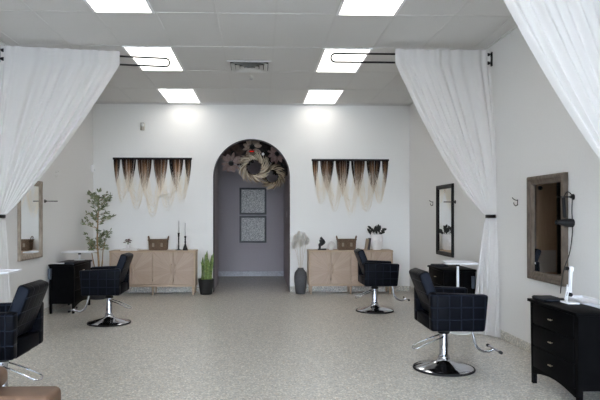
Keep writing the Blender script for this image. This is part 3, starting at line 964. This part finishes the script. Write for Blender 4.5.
def leaf(bm, p, d, up, L, W, bend=.2, n=5):
    d = d.normalized(); s = d.cross(up)
    s = s.normalized() if s.length > 1e-6 else d.orthogonal().normalized()
    nrm = s.cross(d)
    prev = None
    for k in range(n + 1):
        t = k / n
        c = p + d * L * t - nrm * bend * L * t * t
        w = W * (sin(pi * (t * .93 + .03)) ** .8)
        a = bm.verts.new(c + s * w * .5); m_ = bm.verts.new(c - nrm * w * .12); b = bm.verts.new(c - s * w * .5)
        if prev:
            bm.faces.new((prev[0], a, m_, prev[1])); bm.faces.new((prev[1], m_, b, prev[2]))
        prev = (a, m_, b)
bm = B(); st_ = B()
R = random.Random(3)
for k, (dx, dz) in enumerate([(-.10, .20), (-.05, .17), (.02, .21), (.05, .17), (.13, .15), (-.12, .12), (.0, .14), (.09, .11)]):
    e = Vector((dx, R.uniform(-.06, .06), .26 + dz * .62))
    tube(st_, smoothpts([(dx * .2, 0, .23), (dx * .5, e.y * .5, .26 + dz * .3), e], 4), .003, 6)
    for q in range(4):
        a = R.uniform(0, 6.28)
        leaf(bm, e + Vector((0, 0, -.02 * q)), Vector((dx * 2 + cos(a) * .3, sin(a) * .4, .35 + R.uniform(-.2, .3))), Vector((0, -1, .2)), .085, .042, .15)
obj('stems', st_, M_darkleaf, fv); obj('leaves', bm, M_darkleaf, fv)

# ------------------------------------------------------------------ plants on the floor
sn = thing('snake_plant', 'green snake plant in a black pot left of the arch', 'potted plant', (-.96, 10.83, 0))
obj('pot', lathe(B(), [(0, 0), (.095, 0), (.105, .01), (.142, .265), (.146, .275), (.134, .275), (.13, .245), (0, .245)], 36), M_pot, sn)
obj('soil', lathe(B(), [(0, .252), (.07, .25), (.131, .246)], 24), M_soil, sn)
bm = B()
for k, (x, y, h, tx, ty) in enumerate([(-.01, 0, .54, .02, 0), (.05, .03, .46, .10, .02), (-.06, .02, .42, -.06, .03), (.03, -.05, .40, .05, -.04), (-.05, -.04, .34, -.09, -.03), (.08, -.02, .50, .13, 0), (.0, .06, .47, -.02, .04), (-.08, 0, .28, -.06, .0), (.07, .05, .33, .08, .06)]):
    ang = k * 1.1
    def sf(u, v, x=x, y=y, h=h, tx=tx, ty=ty, ang=ang):
        w = .032 * (1 - max(0, (v - .55) / .45) ** 2.2) * (.75 + .5 * v if v < .5 else 1) + .002
        th_ = ang + .5 * v
        c = Vector((x + (tx - x) * v * v, y + (ty - y) * v * v, .24 + h * v))
        q = (u - .5) * 2
        return c + Vector((cos(th_), sin(th_), 0)) * w * q + Vector((-sin(th_), cos(th_), 0)) * (.010 * (q * q) - .005)
    grid(bm, sf, 6, 12)
obj('leaves', bm, M_snake, sn)

gvz = thing('floor_vase', 'tall charcoal floor vase of pale dried plumes right of the arch', 'vase', (.73, 10.84, 0))
gvz.scale = (.92, .92, 1)
obj('vase_body', lathe(B(), [(0, 0), (.085, 0), (.095, .01), (.122, .22), (.126, .30), (.115, .38), (.075, .43), (.058, .445), (.06, .465), (.05, .465), (.048, .44), (0, .40)], 40), M_greyvase, gvz)
bm = B(); pl = B()
R = random.Random(5)
for k, (dx, dy, z) in enumerate([(-.10, 0, .98), (-.02, .03, 1.04), (.06, -.02, 1.02), (.12, .02, .95), (-.14, -.02, .88), (.0, -.05, .92)]):
    tip = Vector((dx, dy, z))
    tube(bm, smoothpts([(dx * .15, dy * .2, .42), (dx * .5, dy * .5, .68), tip], 5), .0028, 6)
    for q in range(620):
        t = R.uniform(-.09, .09)
        a = R.uniform(0, 6.28); rr = .062 * (max(0, 1 - (t / .1) ** 2)) ** .5 * R.uniform(.5, 1.1)
        c = tip + Vector((0, 0, t * .8))
        e = c + Vector((rr * cos(a), rr * sin(a), R.uniform(-.01, .03)))
        m_ = Vector((-sin(a), cos(a), .3)) * .0042
        quad(pl, c - m_ * .5, c + m_ * .5, e + m_, e - m_)
obj('stems', bm, M_stem, gvz); obj('plumes', pl, M_pampas, gvz, False, 'pale fluffy plumes')

ot = thing('olive_tree', 'slender potted olive tree in the back left corner', 'potted tree', (-2.735, 10.30, 0))
ot.scale = (1, 1, .955)
obj('pot', lathe(B(), [(0, 0), (.13, 0), (.14, .01), (.17, .30), (.174, .31), (.16, .31), (.156, .27), (0, .27)], 32), M_pot, ot)
obj('soil', lathe(B(), [(0, .28), (.157, .272)], 20), M_soil, ot)
bm = B(); lf = B()
R = random.Random(11)
trunk = smoothpts([(0, 0, .26), (.015, 0, .6), (-.012, .01, 1.0), (.0, 0, 1.35), (.01, 0, 1.62), (.02, .0, 1.78)], 6)
tube(bm, trunk, [.021 - .017 * i / (len(trunk) - 1) for i in range(len(trunk))], 8)
tube(bm, smoothpts([(.0, .01, .27), (.07, .0, .6), (.09, -.01, .85), (.12, 0, 1.02)], 6), [.012] * 8 + [.008] * 6 + [.005] * 5, 7)
tube(bm, smoothpts([(-.0, .01, .27), (-.07, .01, .62), (-.11, .0, .86), (-.15, 0, 1.05)], 6), [.011] * 8 + [.008] * 6 + [.005] * 5, 7)
tips = []
for k in range(46):
    t = R.uniform(.30, 1)
    p = Vector(trunk[int(t * (len(trunk) - 1))])
    a = k * 2.4 + R.uniform(-.4, .4)
    L = R.uniform(.12, .27) * (1.12 - .8 * abs(t - .6))
    rise = R.uniform(.05, .9)
    d = Vector((cos(a), .75 * sin(a), rise)).normalized()
    e = p + d * L
    mid = p + d * L * .5 + Vector((0, 0, -.015))
    path = smoothpts([p, mid, e], 4)
    tube(bm, path, [.005 - .0035 * i / (len(path) - 1) for i in range(len(path))], 5)
    tips.append((path, d))
for e0, d0 in (((.12, 0, 1.02), (.3, 0, .6)), ((-.15, 0, 1.05), (-.3, 0, .7)), ((.02, 0, 1.78), (.1, 0, 1))):
    tips.append(([Vector(e0), Vector(e0) + Vector(d0) * .12], Vector(d0).normalized()))
for path, d in tips:
    for q in range(24):
        c = path[R.randrange(len(path) // 3, len(path))]
        c = c + Vector((R.uniform(-.02, .02), R.uniform(-.02, .02), R.uniform(-.02, .02)))
        c.x = max(c.x, -.225)
        v = d * .8 + Vector((R.uniform(-1, 1), R.uniform(-1, 1), R.uniform(-.5, 1)))
        leaf(lf, c, v, Vector((R.uniform(-.6, .6), R.uniform(-1, 0), .6)), R.uniform(.04, .065), R.uniform(.014, .022), .1, 3)
obj('trunk', bm, M_bark, ot); obj('foliage', lf, M_olive, ot)

# ------------------------------------------------------------------ fringe wall hangings
def fringe(label, loc, seed):
    t = thing('fringe_hanging', label, 'wall hanging', loc, group='dyed fringe wall hangings')
    W = 1.43
    obj('bar', tube(B(), [(-W / 2, -.022, -.014), (W / 2, -.022, -.014)], .02, 12), M_black, t)
    R = random.Random(seed)
    u = W / 5
    bunch = [(-W / 2 + .012, -W / 2 + u / 2 - .016)] + [(-W / 2 + u * (k - .5) + .014, -W / 2 + u * (k + .5) - .014) for k in range(1, 5)] + [(W / 2 - u / 2 + .016, W / 2 - .012)]
    depth = [.80, .93, 1.06, .94, .81]
    ctr = [(a + b) / 2 for a, b in bunch]
    dark = Vector((.010, .009, .010)); brown = Vector((.085, .045, .026)); tan = Vector((.44, .255, .145)); iv = Vector((.84, .76, .64))
    ws = Vector((.90, .83, .72))
    def strand(bm, lay, pts, r0_, colf, tp=0):
        prev = None
        for i_, p in enumerate(pts):
            r = r0_ * (1 - tp * i_ / len(pts))
            c = colf(-p.z)
            ring = []
            for m_ in range(3):
                an = 2 * pi * m_ / 3
                v_ = bm.verts.new(p + Vector((r * cos(an), r * sin(an), r * cos(an) * .5)))
                v_[lay] = (c.x, c.y, c.z, 1)
                ring.append(v_)
            if prev:
                for m_ in range(3):
                    bm.faces.new((prev[m_], prev[(m_ + 1) % 3], ring[(m_ + 1) % 3], ring[m_]))
            prev = ring
    tipz = [.50, .60, .67, .66, .60, .50]
    def wid(j, z): return max(.09, 1 - (z / (tipz[j] * 1.05)) ** 1.6)
    # the six hanging bunches, each tapering to a tip
    for j, (a, b) in enumerate(bunch):
        bm = B(); lay = bm.verts.layers.float_color.new('dye')
        n = 190 if 0 < j < 5 else 100
        side = R.choice((-1, 1))
        for q in range(n):
            f = R.random()
            e = abs(2 * f - 1)
            xa = a + (b - a) * f
            L = tipz[j] * (1.04 - .40 * e * R.random()) * R.uniform(.72, 1.02)
            yy = -.020 - .022 * (1 - e) * R.random() - .004 * R.random()
            pts = [Vector((ctr[j] + (xa - ctr[j]) * wid(j, L * t_ / 9), yy, -.014 - L * t_ / 9)) for t_ in range(10)]
            light = R.random() < (.70 - .62 * e) + .1 * side * (2 * f - 1)
            d1 = R.uniform(.03, .10) if light else R.uniform(.24, .44)
            def cf(z, d1=d1, light=light, L=L):
                if light:
                    return dark.lerp(brown, min(1, z / d1)) if z < d1 else brown.lerp(tan, min(1, (z - d1) / .12)) if z < d1 + .12 else tan.lerp(iv, min(1, (z - d1 - .12) / .30))
                return dark if z < d1 * .7 else dark.lerp(brown, (z - d1 * .7) / (d1 * .5)) if z < d1 * 1.2 else brown.lerp(tan, (z - d1 * 1.2) / .10) if z < d1 * 1.2 + .10 else tan.lerp(iv, min(1, (z - d1 * 1.2 - .10) / .16))
            strand(bm, lay, pts, .0028, cf, .88)
        obj('yarn_bunch', bm, M_yarn, t, True)
    # thin cream swags between neighbouring bunches
    for j in range(5):
        bm = B(); lay = bm.verts.layers.float_color.new('dye')
        D = depth[j]
        for q in range(42):
            h = D * (.24 + .36 * R.random())
            sag = (D - h) * R.uniform(.25, 1.0) if q else D - h
            ha, hb = h * R.uniform(.9, 1.06), h * R.uniform(.9, 1.06)
            ha, hb = min(ha, tipz[j] * .97), min(hb, tipz[j + 1] * .97)
            pa = ctr[j] + (bunch[j][1] - ctr[j]) * wid(j, ha) * R.uniform(-.3, 1)
            pb = ctr[j + 1] - (ctr[j + 1] - bunch[j + 1][0]) * wid(j + 1, hb) * R.uniform(-.3, 1)
            cx = (pa + pb) / 2; zb = max(ha, hb) + sag
            yy = -.022 - .016 * R.random()
            P = []
            for i in range(17):
                u_ = -1 + i / 8
                h_ = ha if u_ < 0 else hb
                P.append(Vector((cx + (pb - pa) / 2 * (u_ * .9 + .1 * u_ ** 3), yy - .01 * (1 - u_ * u_), -.014 - h_ - (zb - h_) * (1 - abs(u_) ** 2.7))))
            strand(bm, lay, P, .0017, lambda z: ws)
        obj('yarn_swag', bm, M_yarn, t, True)
    return t
fringe('dark to cream fringe wall hanging left of the arch', (-1.955, YB, 2.455), 1)
fringe('dark to cream fringe wall hanging right of the arch', (1.665, YB, 2.44), 2)

# ------------------------------------------------------------------ inside the arch
def frame(label, z):
    t = thing('picture_frame', label, 'picture', (-.16, 14.0, z), 0, 'speckled prints inside the arch')
    w = .312; b = .045
    bm = B()
    for lo, hi in (((-w, -.03, -w), (-w + b, 0, w)), ((w - b, -.03, -w), (w, 0, w)), ((-w + b, -.03, -w), (w - b, 0, -w + b)), ((-w + b, -.03, w - b), (w - b, 0, w))):
        box(bm, lo, hi, .003, 1)
    obj('frame_bars', bm, M_black, t)
    obj('print', box(B(), (-w + b, -.014, -w + b), (w - b, -.004, w - b)), M_print, t, False, 'grey speckled print')
frame('upper black framed speckled print inside the arch', 1.735)
frame('lower black framed speckled print inside the arch', 1.085)

def wreath(label, loc, r0, r1, c1, c2, n, seed, swirl=.9, name='straw_wreath', centre=False, wd=.055):
    t = thing(name, label, 'wall flower', loc, 0, 'dried straw flowers inside the arch')
    r1 -= .03
    R = random.Random(seed)
    bm = B()
    m = noisemat('straw_%d' % seed, c1, c2, 17, .85, bump=.2)
    if not centre:
        lay = bm.verts.layers.float_color.new('dye')
        m = M_yarn
        for k in range(n):
            cc = Vector(c1).lerp(Vector(c2), R.random() ** .8)
            a = 2 * pi * k / n + R.uniform(-.08, .08)
            sg = 1 if swirl > 0 else -1
            turn = R.uniform(.45, 1.05) * sg
            re_ = r1 * R.uniform(.80, 1.22)
            rs_ = r0 * R.uniform(.88, 1.05)
            dep = R.uniform(.02, .10)
            hw = wd * R.uniform(.35, .8)
            prev = None
            for i in range(9):
                t_ = i / 8
                rr = rs_ + (re_ - rs_) * t_ ** 1.1
                an = a + turn * t_
                w_ = hw * (sin(pi * (t_ * .9 + .05)) ** .7)
                c = Vector((rr * cos(an), -.02 - dep * sin(pi * (.12 + .8 * t_)), rr * sin(an)))
                nrm = Vector((cos(an), -.5 * (1 if k % 2 else -1), sin(an))).normalized() * w_
                q_ = (bm.verts.new(c - nrm), bm.verts.new(c + Vector((0, -w_ * .35, 0))), bm.verts.new(c + nrm))
                for v_ in q_: v_[lay] = (cc.x, cc.y, cc.z, 1)
                if prev:
                    bm.faces.new((prev[0], q_[0], q_[1], prev[1])); bm.faces.new((prev[1], q_[1], q_[2], prev[2]))
                prev = q_
    for k in range(n if centre else 0):
        a = 2 * pi * k / n + R.uniform(-.1, .1)
        p = Vector((r0 * cos(a), -.03 - R.uniform(0, .05), r0 * sin(a)))
        d = Vector((cos(a + swirl), R.uniform(-.35, -.02), sin(a + swirl)))
        leaf(bm, p, d, Vector((0, -1, 0)) + Vector((R.uniform(-.5, .5), 0, R.uniform(-.5, .5))), (r1 - r0) / max(.35, cos(swirl)) * R.uniform(.75, 1.1), wd * R.uniform(.7, 1.2), R.uniform(.05, .3), 5)
    obj('petals', bm, m, t)
    if centre:
        obj('flower_centre', lathe(B(), [(0, .05), (r0 * .7, .045), (r0 * 1.05, .02), (r0 * 1.05, 0), (0, 0)], 20, M=Matrix.Translation((0, -.02, 0)) @ Matrix.Rotation(pi / 2, 4, 'X')), M_dark, t, True, 'dark flower centre')
    else:
        obj('ring_base', tube(B(), [(r0 * cos(x), -.022, r0 * sin(x)) for x in [2 * pi * q / 28 for q in range(29)]], .022, 8), m, t)
    obj('hanging_thread', tube(B(), [(0, -.012, r0 * .6 if centre else r0), (0, -.012, ZA - loc[2])], .0022, 5), M_dark, t)
    return t
wreath('large cream straw wreath hanging inside the top of the arch', (-.115, 11.72, 2.335), .15, .30, (.16, .10, .055), (.86, .76, .60), 120, 21, 1.22, wd=.027)
wreath('brown straw wreath hanging lower right of the cream wreath inside the arch', (.236, 11.90, 2.17), .13, .27, (.08, .05, .03), (.60, .48, .34), 96, 22, -1.22, wd=.027)
wreath('pale straw flower at the very top of the arch', (-.152, 11.95, 2.755), .05, .235, (.34, .25, .19), (.58, .46, .37), 11, 23, .06, 'straw_flower', True, .085)
wreath('pinkish straw flower hanging left of the cream wreath inside the arch', (-.56, 11.80, 2.42), .05, .235, (.24, .165, .15), (.38, .28, .26), 10, 24, .06, 'straw_flower', True, .085)
wreath('dusky pink straw flower hanging at the right side inside the arch', (.335, 11.80, 2.61), .045, .23, (.15, .09, .085), (.26, .17, .155), 11, 25, .1, 'straw_flower', True, .08)
DK = ((.014, .010, .010), (.035, .024, .022))  # near-black petals, flowers added to darken the top of the arch
wreath('dark brown straw flower hanging at the upper left inside the arch', (-.53, 12.10, 2.64), .05, .26, (.05, .03, .026), (.10, .065, .055), 14, 26, .15, 'straw_flower', True, .1)
wreath('large black straw flower added behind the pale top flower to darken the arch', (-.36, 12.25, 2.70), .06, .34, *DK, 22, 27, .15, 'straw_flower', True, .13)
wreath('large black straw flower added right of the small white camera to darken the arch', (.14, 12.36, 2.68), .06, .32, *DK, 22, 28, .15, 'straw_flower', True, .13)
wreath('black straw flower added below the dusky pink flower to darken the arch', (.43, 12.15, 2.40), .05, .27, *DK, 20, 29, .15, 'straw_flower', True, .11)

ex = thing('exit_light', 'small red lit lamp above the cream wreath inside the arch', 'lamp', (-.154, 11.44, 2.616))
obj('housing', tube(box(B(), (-.05, -.03, -.02), (.05, .02, .02), .006, 2), [(0, -.005, .015), (0, -.005, ZA - 2.616)], .005, 6), M_dark, ex)
obj('red_light', box(B(), (-.038, -.036, -.009), (.038, -.028, .009), .002, 1), M_red, ex)
cm = thing('dome_camera', 'small white camera right of the red lamp inside the arch', 'camera', (.059, 11.42, 2.565))
obj('mount', tube(B(), [(0, .0, ZA - 2.565), (0, .0, .02)], .006, 10), M_dark, cm)
obj('camera_body', lathe(B(), [(0, -.03), (.02, -.028), (.026, -.01), (.026, .03), (0, .035)], 20, M=Matrix.Rotation(pi / 2, 4, 'X')), M_white, cm)

# corridor turning left: a brown door and a dark panel for an opening in shade, out of direct sight
struct('door_1', box(B(), (-1.46, 13.95, 0), (-.985, 13.999, 2.5), .004, 1), M_brownwood)
struct('opening_shade_panel', box(B(), (-2.2, 13.96, 0), (-1.46, 13.999, 2.6), .004, 1), M_dark)  # dark panel, the opening's shade put into its colour
obj('kick_plate', box(B(), (-1.44, 13.945, .04), (-1.0, 13.951, .56), .002, 1), mat('pale_plate', (.72, .66, .58), .5), bpy.data.objects['door_1'])
tag(obj('round_fixture', lathe(B(), [(0, 0), (.05, 0), (.05, .01), (.03, .02), (.045, .05), (.02, .07), (0, .07)], 20, M=Matrix.Translation((-1.06, 13.95, 2.02)) @ Matrix.Rotation(pi / 2, 4, 'X')), M_black), 'round dark fixture on the brown door, seen in the brown framed mirror', 'fixture')

# ------------------------------------------------------------------ tan leather armchair at the bottom left corner
so = thing('leather_armchair', 'tan leather armchair showing one arm at the bottom left corner', 'armchair', (-1.50, 2.35, 0))
def cush(lo, hi, b=.05, M=None): return box(B(), lo, hi, b, 5, M)
obj('armrest', cush((-.38, .30, .10), (.585, .49, .628), .03), M_tan, so)
obj('armrest', cush((-.38, -.49, .10), (.585, -.30, .628), .03), M_tan, so)
obj('seat_base', cush((-.35, -.30, .10), (.56, .30, .30), .02), M_tan, so)
obj('seat_cushion', cush((-.12, -.298, .29), (.58, .298, .44), .04), M_tan, so)
obj('backrest', cush((-.42, -.48, .10), (-.20, .48, .72), .05), M_tan, so)
obj('back_cushion', cush((-.16, -.27, 0), (.05, .298, .30), .07, Matrix.Translation((.0, 0, .43)) @ Matrix.Rotation(radians(-10), 4, 'Y')), M_tan, so)
for x in (-.33, .50):
    for y in (-.42, .42):
        obj('leg', lathe(B(), [(0, 0), (.016, 0), (.024, .11), (0, .11)], 12, (x, y, 0)), M_black, so)
cu = tag(obj('cushion', cush((-.15, -.10, -.05), (.15, .10, .07), .045), M_tan), 'tan leather cushion lying on the armchair arm at the left edge', 'cushion')
cu.location = (-1.305, 2.745, .628 + .042)
cu.scale = (1, 1, .8)

# ------------------------------------------------------------------ daylight, camera, view
w = bpy.data.worlds.new('daylight'); S.world = w
w.use_nodes = True
N = w.node_tree.nodes; L = w.node_tree.links
bg = N['Background']
tc = N.new('ShaderNodeTexCoord'); sx = N.new('ShaderNodeSeparateXYZ'); L.new(tc.outputs['Generated'], sx.inputs[0])
r = N.new('ShaderNodeValToRGB')
r.color_ramp.elements[0].position = .46; r.color_ramp.elements[0].color = (.20, .21, .23, 1)
r.color_ramp.elements[1].position = .60; r.color_ramp.elements[1].color = (.70, .83, 1.0, 1)
mp = N.new('ShaderNodeMath'); mp.operation = 'MULTIPLY_ADD'; mp.inputs[1].default_value = .5; mp.inputs[2].default_value = .5
L.new(sx.outputs[2], mp.inputs[0]); L.new(mp.outputs[0], r.inputs['Fac']); L.new(r.outputs['Color'], bg.inputs['Color'])
bg.inputs['Strength'].default_value = 33.0

cam = bpy.data.cameras.new('camera')
co = bpy.data.objects.new('camera', cam); COL.objects.link(co)
co.location = (0, 0, 1.415)
co.rotation_euler = (radians(90), 0, radians(-2))
cam.sensor_width = 36
cam.lens = 604 / 600 * 36
cam.shift_x = 19 / 600
cam.shift_y = 15 / 600
cam.clip_start = .05
S.camera = co
S.view_settings.view_transform = 'Standard'
S.view_settings.look = 'None'
S.view_settings.gamma = 1
S.view_settings.use_curve_mapping = False
S.view_settings.exposure = 0.42
S.cycles.use_denoising = True
S.cycles.max_bounces = 10
S.cycles.diffuse_bounces = 6
S.cycles.transparent_max_bounces = 12
S.cycles.caustics_reflective = False
S.cycles.caustics_refractive = False
